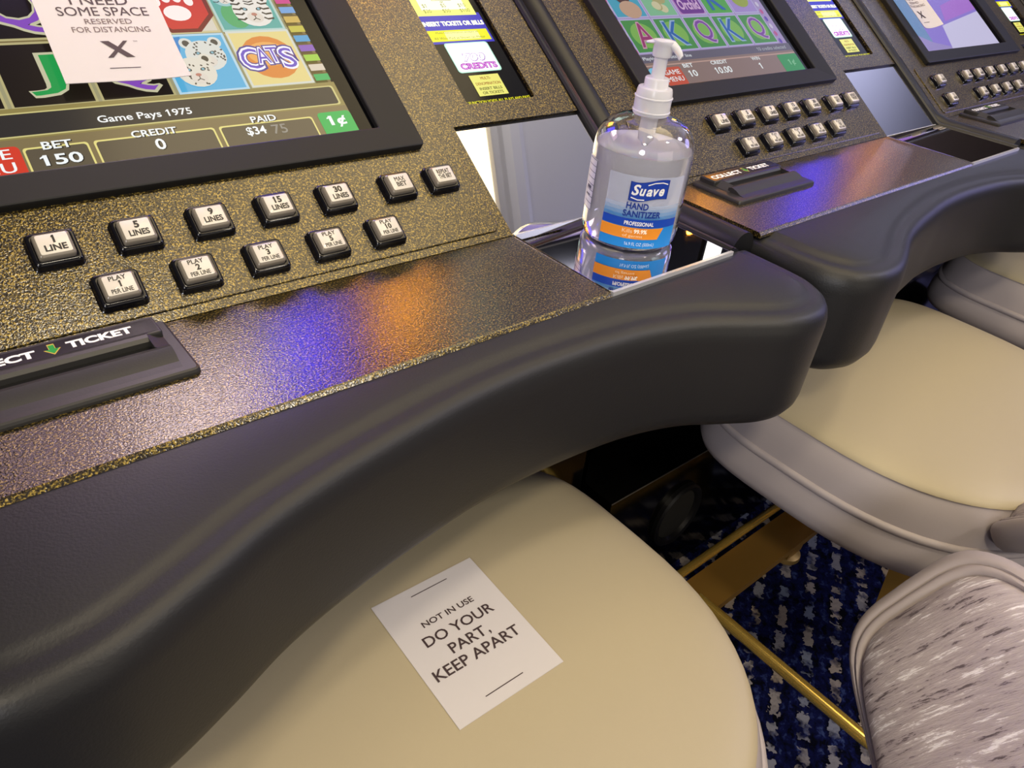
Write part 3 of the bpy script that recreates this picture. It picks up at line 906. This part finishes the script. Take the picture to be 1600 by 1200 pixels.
# ------------------------------------------------------------------ hand sanitizer
def sanitizer():
    B = Vector((.419, -.0437, Z0 + .0008))
    root = empty('hand_sanitizer_bottle', B)
    tag(root, 'clear pump bottle of hand sanitizer with blue and orange label standing on mirror deck', 'bottle')
    CLEAR = pm('clear_bottle_plastic', '#ffffff', 0.015, 0, 0.5, trans=1.0, ior=1.46)
    GEL = pm('clear_sanitizer_gel', '#f3f4ff', 0.03, 0, 0.5, trans=0.34, ior=1.36)
    FROST = pm('translucent_white_pump', '#fafaff', 0.25, 0, 0.5, trans=0.40, ior=1.4)
    body = [(.0, .004), (.020, .0035), (.030, .0006), (.0335, .0004), (.0365, .0020), (.0383, .0055), (.0388, .012), (.0388, .070), (.0384, .0755), (.0370, .0815), (.0342, .0870), (.0300, .0915), (.0240, .0945), (.0180, .0962), (.0130, .0972), (.0118, .0985), (.0118, .1035)]
    t = .0009
    inner = [(max(r - t, 0), z + (t if z < .02 else (-t * .6 if .075 < z < .097 else 0))) for r, z in body]
    mb = MB()
    mb.lathe(body + inner[::-1], CLEAR, B, 64)
    mb.build('bottle', root, B, angle=80)
    g = [(0, .0056), (.0205, .0052), (.0300, .0026), (.0340, .0028), (.0362, .0048), (.0374, .0080), (.0376, .012), (.0376, .070), (.0372, .0745), (.0362, .0742), (0, .0742)]
    mb = MB(); mb.lathe(g, GEL, B, 64)
    mb.build('gel', root, B, angle=50)
    # pump
    mb = MB()
    mb.lathe([(.0, .0975), (.0128, .0975), (.0138, .0985), (.0138, .1105), (.0132, .1150), (.0126, .1168), (.0094, .1172), (.0090, .1180), (.0090, .1232), (.0084, .1240), (.0052, .1240)], FROST, B, 40)
    for z in (.1005, .1105):
        mb.lathe([(.0137, z - .0008), (.0144, z - .0004), (.0144, z + .0004), (.0137, z + .0008)], FROST, B, 40)
    mb.build('pump_collar', root, B, angle=40)
    mb = MB()
    mb.lathe([(.0, .118), (.0050, .118), (.0050, .1375), (.0068, .1385), (.0072, .1400), (.0072, .1465), (.0080, .1480), (.0080, .1492), (.0, .1500)], FROST, B, 32)
    mb.build('pump_stem', root, B, angle=40)
    fd = radians(-66)
    ax = Vector((cos(fd), sin(fd), 0)); sd = Vector((-sin(fd), cos(fd), 0))
    mb = MB()
    rings = []
    for s, hz, wd, th in ((-.0125, .1462, .0024, .0010), (-.009, .1472, .0046, .0014), (-.003, .1480, .0068, .0018), (.003, .1480, .0060, .0022), (.007, .1468, .0038, .0025), (.0105, .1444, .0030, .0025), (.0132, .1414, .0026, .0024), (.0145, .1396, .0023, .0020)):
        c = B + ax * s + Vector((0, 0, hz))
        rings.append([c + sd * (wd * cos(q)) + Vector((0, 0, th * sin(q))) + ax * (th * .5 * sin(q) if s > .006 else 0) for q in [2 * pi * i / 16 for i in range(16)]])
    mb.loft(rings, FROST, True, True)
    mb.build('pump_nozzle', root, B, angle=50)
    mb = MB()
    mb.lathe([(0, .0975), (.0066, .0975), (.0066, .0850), (.0060, .0790), (.0030, .0760), (.0022, .0740)], FROST, B, 24)
    mb.tube([B + Vector((0, 0, .076)), B + Vector((.002, 0, .05)), B + Vector((.010, .004, .010))], .0021, FROST, 10)
    mb.build('dip_tube', root, B, angle=50)
    # labels wrapped on the body
    az0 = radians(-127)
    R = .0389
    def W(s, h, o): return tuple(B + Vector(((R + o) * cos(az0 + s / R), (R + o) * sin(az0 + s / R), h)))
    film = bpy.data.materials.new('clear_label_film'); film.use_nodes = True
    _mats['clear_label_film'] = film
    n, l, b = nodes_of(film)
    b.inputs['Base Color'].default_value = (*srgb('#dbe3fc'), 1)
    b.inputs['Roughness'].default_value = 0.3
    b.inputs['Alpha'].default_value = 0.5
    a = Art(W, .0002); a.STEP = .00005
    hw = .0315
    def band(v0, v1, mat, u0=-hw, u1=hw): a.rect(u0, u1, v0, v1, mat, 42)
    band(.0320, .0620, film)
    # pale blue fading upward from the blue band
    for k, c in enumerate(('#4f93d8', '#79ade4', '#a3c6ee', '#c4d8f4')):
        band(.0290 + k * .0028, .0290 + (k + 1) * .0028, pm('label_fade_%d' % k, c, .4, alpha=.75 - .12 * k))
    band(.0225, .0290, ink('#1546b4'))
    band(.0052, .0225, ink('#1f86d8'))
    # orange band with a slanted rounded end
    o_ = ink('#e8902a')
    a.k += 5
    q = [(-hw + i * (hw + .0150) / 40, .0130) for i in range(41)]
    top = [(-hw + i * (hw + .0190) / 40, .0222) for i in range(41)]
    a.put(q + top, [(i, i + 1, 42 + i, 41 + i) for i in range(40)], o_)
    NAVY = ink('#16358c')
    def flag(sc, mat):
        up, dn = [], []
        for i in range(15):
            x = -1 + 2 * i / 14
            wv = .0013 * sin(x * 2.6)
            up.append((.0010 + x * .0148 * sc, .0520 + (.0074 * sc) + wv + x * .0006))
            dn.append((.0010 + x * .0148 * sc, .0520 - (.0074 * sc) + wv + x * .0006))
        a.put(up + dn, [(i, 15 + i, 16 + i, i + 1) for i in range(14)], mat)
    flag(1.0, NAVY); flag(.94, ink('#1c3fa8'))
    WH = WHITE_INK
    a.text('S', -.0090, .0520, .0062, .0085, WH, .03, .25)
    a.text('u', -.0040, .0507, .0044, .0056, WH, .03, .25)
    a.text('a', .0010, .0508, .0044, .0056, WH, .03, .25)
    a.text('v', .0058, .0511, .0044, .0056, WH, .03, .25)
    a.text('e', .0103, .0514, .0042, .0058, WH, .03, .25)
    a.line([(-.0010, .0564), (.0040, .0583), (.0100, .0588), (.0142, .0576)], .0008, WH)
    a.line([(-.0120, .0460), (-.0070, .0447), (-.0020, .0450)], .0008, WH)
    a.text('HAND', -.0058, .0396, .0165, .0052, NAVY, .03)
    a.text('SANITIZER', -.0012, .0334, .0290, .0052, NAVY, .03)
    a.text('PROFESSIONAL', -.0020, .0258, .0225, .0033, WH, .02)
    a.text('Kills', -.0100, .0196, .0075, .0032, ink('#f8dcb0'), .0)
    a.text('99.9%', .0000, .0196, .0100, .0036, ink('#fff2dc'), .04)
    a.text('of germs', -.0055, .0155, .0150, .0030, ink('#f8dcb0'), .0)
    a.text('16.9 FL OZ (500mL)', .0010, .0088, .0230, .0036, ink('#cfe6fa'), .0)
    a.build('front_label', root, B)
    # part of the rear label seen edge-on at the left
    az1 = radians(-127 - 84)
    def W2(s, h, o): return tuple(B + Vector(((R + o) * cos(az1 + s / R), (R + o) * sin(az1 + s / R), h)))
    a = Art(W2, .0002); a.STEP = .00005
    a.rect(-.0200, .0100, .0235, .0640, pm('rear_label_film', '#e6e8f4', .4, alpha=.7), 14)
    DK = ink('#3a3c58')
    for u in (.0098, -.0030): a.line([(u, .0240), (u, .0635)], .0006, DK)
    for k in range(9): a.rect(-.0030, .0098, .0240 + k * .0049, .0245 + k * .0049, DK, 6)
    a.rect(.0000, .0070, .0400, .0425, DK, 4); a.rect(.0000, .0070, .0350, .0360, DK, 4)
    a.build('rear_label', root, B)
sanitizer()

# ------------------------------------------------------------------ paper signs
def card(name, fn, w_, h_, label, texts, curl, x_logo=True):
    """a printed sheet; fn maps (a, b, h) to the world"""
    root_pts = []
    mb = MB()
    nx, ny = 10, 12
    for side, t in ((0, .0004), (1, 0.0)):
        vs = []
        for j in range(ny + 1):
            for i in range(nx + 1):
                a = -w_ / 2 + w_ * i / nx; b = -h_ / 2 + h_ * j / ny
                vs.append(fn(a, b, t + curl(a, b)))
        mb.add(vs, [(j * (nx + 1) + i, j * (nx + 1) + i + 1, (j + 1) * (nx + 1) + i + 1, (j + 1) * (nx + 1) + i) for j in range(ny) for i in range(nx)], PAPER)
    base = fn(0, 0, 0)
    art = Art(lambda a, b, h: fn(a, b, h + curl(a, b)), .0006)
    art.STEP = .000008
    texts(art)
    n0 = len(mb.v)
    mb.v += art.mb.v
    for f, k in zip(art.mb.f, art.mb.mi):
        mb.f.append([i + n0 for i in f]); mb.mi.append(mb.m(art.mb.mats[k]))
    o = mb.build(name, None, base, smooth=False, recalc=False)
    o.location = base
    tag(o, label, 'sign', 'paper distancing signs')
    return o

def seat_fn(a, b, h):
    r = -.025
    return (.1740 + a * cos(r) - b * sin(r), -.1690 + a * sin(r) + b * cos(r), Z0 - .1985 + h)
def seat_text(t):
    I = BROWN_INK
    t.line([(-.0145, .0478), (.0165, .0478)], .0007, I)
    t.text('NOT IN USE', .0005, .0224, .0430, .0050, I, .015)
    t.text('DO YOUR', .0010, .0092, .0575, .0085, I, .012)
    t.text('PART', -.0010, -.0042, .0290, .0085, I, .012)
    t.text(',', .0158, -.0082, .0016, .0034, I, .02)
    t.text('KEEP APART', -.0012, -.0166, .0700, .0085, I, .012)
    t.line([(-.0165, -.0463), (.0145, -.0463)], .0007, I)
card('paper_sign', seat_fn, .0860, .1105, 'white sign reading NOT IN USE lying on the nearest stool seat', seat_text, lambda a, b: 0.0)

def reserved_text(t):
    I = BROWN_INK
    t.text('I NEED', .0010, .0172, .036, .0075, I, .006)
    t.text('SOME SPACE', .0012, .0078, .0560, .0074, I, .006)
    t.text('RESERVED', .0018, -.0006, .0290, .0044, pm('grey_brown_print', '#6a5a58', .6), .005)
    t.text('FOR DISTANCING', .0018, -.0074, .0480, .0046, pm('grey_brown_print', '#6a5a58', .6), .005)
    cx, cy = .0003, -.0237
    t.poly([(cx - .0090, cy + .0068), (cx - .0038, cy + .0068), (cx + .0086, cy - .0068), (cx + .0034, cy - .0068)], I)
    t.poly([(cx + .0052, cy + .0068), (cx + .0078, cy + .0068), (cx - .0048, cy - .0068), (cx - .0082, cy - .0068)], I)
    t.text('TM', cx + .0125, cy + .0062, .0026, .0010, I)
    t.line([(-.0095, -.0390), (.0095, -.0390)], .0006, I)
def scr_card(off, u, v, rot):
    def fn(a, b, h):
        c, s = cos(rot), sin(rot)
        p = S(u + a * c - b * s, v + a * s + b * c, .0085 + h)
        return (p[0] + off[0], p[1] + off[1], p[2])
    return fn
card('paper_sign', scr_card((0, 0), .1045, .2170, -.03), .0765, .0985, 'white sign reading SOME SPACE standing on the foreground machine screen', reserved_text,
     lambda a, b: .004 * max(0, (a + b * -1.0 - .05) / .05) ** 2)
card('paper_sign', scr_card((1.280, .026), .0080, .2000, .02), .0700, .1000, 'white sign bent against the purple screen at top right', reserved_text,
     lambda a, b: .012 * (a / .035) ** 2 * .5)

# ------------------------------------------------------------------ bar stools
def superell(c, rx, ry, n, z, N=72, front=.73):
    out = []
    for i in range(N):
        t = 2 * pi * i / N
        ct, st = cos(t), sin(t)
        q = n if st < 0 else max(n, 4.2)          # squarer towards the machine
        out.append((c[0] + rx * math.copysign(abs(ct) ** (2 / q), ct), c[1] + (ry if st < 0 else ry * front) * math.copysign(abs(st) ** (2 / q), st), z))
    return out

def stool_parts(root):
    """built about the seat centre on the floor, facing +y"""
    Zs = Z0 - .20
    c = (0, 0)
    def ring(r, z, n=2.5): return superell(c, r, r * .98, n if r > .1 else 2.2, z)
    mb = MB()
    mb.loft([ring(r, Zs + z) for r, z in ((.006, .0015), (.06, .0014), (.11, .0012), (.15, .0006), (.175, -.0012), (.190, -.0035), (.200, -.0065), (.2055, -.0095), (.2068, -.0118))], SEAT, True, False)
    seat = mb.build('seat', root, angle=60)
    mb = MB()
    mb.loft([ring(r, Zs + z) for r, z in ((.2068, -.0118), (.2058, -.0130), (.2062, -.0142), (.2082, -.0160), (.2150, -.034), (.2200, -.050), (.2205, -.054))], SEAT_SIDE, False, False)
    mb.loft([ring(r, Zs + z) for r, z in ((.2205, -.058), (.2240, -.064), (.2290, -.078), (.2300, -.090), (.2260, -.100), (.2150, -.106), (.10, -.107))], SEAT_SIDE, False, True)
    mb.build('side_band', seat, angle=60)
    mb = MB()
    path = ring(.2205, Zs - .0560)
    rr = []
    for k in range(10):
        a = 2 * pi * k / 10
        rr.append(superell(c, .2205 + .0048 * cos(a), (.2205 + .0048 * cos(a)) * .98, 2.5, Zs - .056 + .0048 * sin(a)))
    mb.loft(rr, SEAT_SIDE, loop=True)
    mb.build('piping', seat, angle=70)
    # low padded back, wrapped round the rear of the seat
    N = 72
    def P(s, t, off):
        a = radians(-90 + 37.0 * s)
        r = .315 + .106 * (t + 1) / 2
        z = Z0 - .186 + .066 * t
        nrm = Vector((-cos(a), -sin(a), .55)).normalized()
        return Vector((r * cos(a), r * sin(a), z)) + nrm * off
    def sq(k, i, n=4.1):
        t = 2 * pi * i / N
        ct, st = cos(t), sin(t)
        return k * math.copysign(abs(ct) ** (2 / n), ct), k * math.copysign(abs(st) ** (2 / n), st)
    def layer(k, off): return [P(*sq(k, i), off) for i in range(N)]
    mb = MB()
    prof_f = [(.03, .036), (.3, .0355), (.55, .033), (.74, .030), (.83, .025), (.875, .018), (.900, .0115)]
    mb.loft([layer(k, o) for k, o in prof_f], CRUSH, True, False)
    cu = mb.build('back_cushion', root, angle=70)
    me = cu.data
    uvl = me.uv_layers.new(name='UVMap')
    for lp in me.loops:
        v = me.vertices[lp.vertex_index].co
        a = math.degrees(math.atan2(v[1], v[0])) + 90
        uvl.data[lp.index].uv = ((a / 37.0 + 1) / 2, (v[2] - (Z0 - .26)) / .15)
    mb = MB()
    mb.loft([layer(k, o) for k, o in ((.900, .0115), (.908, .0140), (.920, .0150), (.932, .0138), (.938, .0115), (.948, .0128), (.965, .0118), (.983, .0090), (.995, .0050), (1.0, -.002), (.995, -.010), (.97, -.016), (.90, -.019), (.5, -.021), (.03, -.021))], BACK_VINYL, False, True)
    mb.build('back_shell', root, angle=60)
    mb = MB()
    for s in (-.4, .4):
        p0 = P(s, -.7, -.018)
        a = radians(-90 + 37.0 * s)
        mb.tube([p0 + Vector((0, 0, .02)), p0 + Vector((cos(a) * .004, sin(a) * .004, -.045)), Vector((.20 * cos(a), .20 * sin(a), Zs - .112)), Vector((.05 * cos(a), .05 * sin(a), Zs - .112))], .009, BRONZE, 10)
    mb.build('back_bracket', root, angle=60)

def stool_base(root):
    Zs = Z0 - .20
    mb = MB()
    mb.lathe([(0, 0), (.10, 0), (.10, -.010), (0, -.010)], BRONZE, (0, 0, Zs - .108), 32)
    mb.lathe([(.03, 0), (.03, -.035)], BRONZE, (0, 0, Zs - .116), 24)
    mb.build('swivel_plate', root, angle=40)
    zb = Z0 - .50
    for y in (.066, -.096):
        mb = MB()
        for sgn in (1,):
            x = .030
            top = Vector((x - .01, y * .8, Zs - .118)); bot = Vector((x + .01, y, .012))
            def sec(p, hw): return [(p[0] - hw, p[1] - .013, p[2]), (p[0] + hw, p[1] - .013, p[2]), (p[0] + hw, p[1] + .013, p[2]), (p[0] - hw, p[1] + .013, p[2])]
            mb.loft([sec(top, .026), sec(bot, .019)], BRONZE, True, True)
            lg = mb.build('leg', root, smooth=False)
            mb = MB(); mb.lathe([(0, .0005), (.022, .0005), (.023, .003), (.022, .009), (.010, .013), (0, .013)], pm('foot_pad_tan', '#a88a52', .4, .5), (bot[0], bot[1], 0), 24)
            mb.build('foot_pad', lg, angle=40)
    mb = MB()
    mb.box((-.225, .030, zb - .012), (.225, .080, zb), BRONZE)
    mb.build('cross_beam', root, smooth=False)
    mb = MB()
    mb.tube([(-.230, .090, zb + .006), (.230, .090, zb + .006)], .006, BRASS, 12)
    mb.build('brass_rod', root, angle=60)
    mb = MB()
    pts = []
    for i in range(25):
        t = i / 24
        pts.append((-.225, .055 - t * .23, zb - .003))
    arc = [(-.225 + .09 * (1 - cos(q)), -.175 - .09 * sin(q), zb - .003) for q in [pi / 2 * k / 10 for k in range(1, 11)]]
    left = pts + arc
    right = [(-x, y, z) for x, y, z in left[::-1]]
    mb.tube(left + right, .0078, BRASS, 14)
    mb.build('foot_rail', root, angle=70)

def copy_children(src, dst, names):
    for ch in list(src.children):
        if ch.name.split('.')[0] not in names: continue
        c = ch.copy(); col.objects.link(c); c.parent = dst
        for g in list(ch.children):
            d = g.copy(); col.objects.link(d); d.parent = c

class Stool:
    first = None
def stool(x, y, swivel, back_shift, label):
    root = empty('bar_stool', (x, y, 0))
    tag(root, label, 'stool', 'swivel stools at the slot machines')
    top = ('seat', 'back_cushion', 'back_shell', 'back_bracket')
    if Stool.first is None:
        stool_parts(root); stool_base(root)
        Stool.first = root
    else:
        copy_children(Stool.first, root, top + ('swivel_plate', 'leg', 'cross_beam', 'brass_rod', 'foot_rail'))
    for ch in root.children:
        if ch.name.split('.')[0] in top[1:]:
            ch.rotation_euler = (0, 0, swivel)
            ch.location = (0, back_shift, 0)
    return root
stool(.150, -.170, radians(26), 0, 'beige vinyl bar stool in front, with a NOT IN USE sign on the seat')
stool(.823, -.182, radians(5), .12, 'beige bar stool at the machine with the green screen, seat empty')
stool(1.463, -.165, radians(0), .10, 'shaded bar stool at right edge, half under the third armrest')
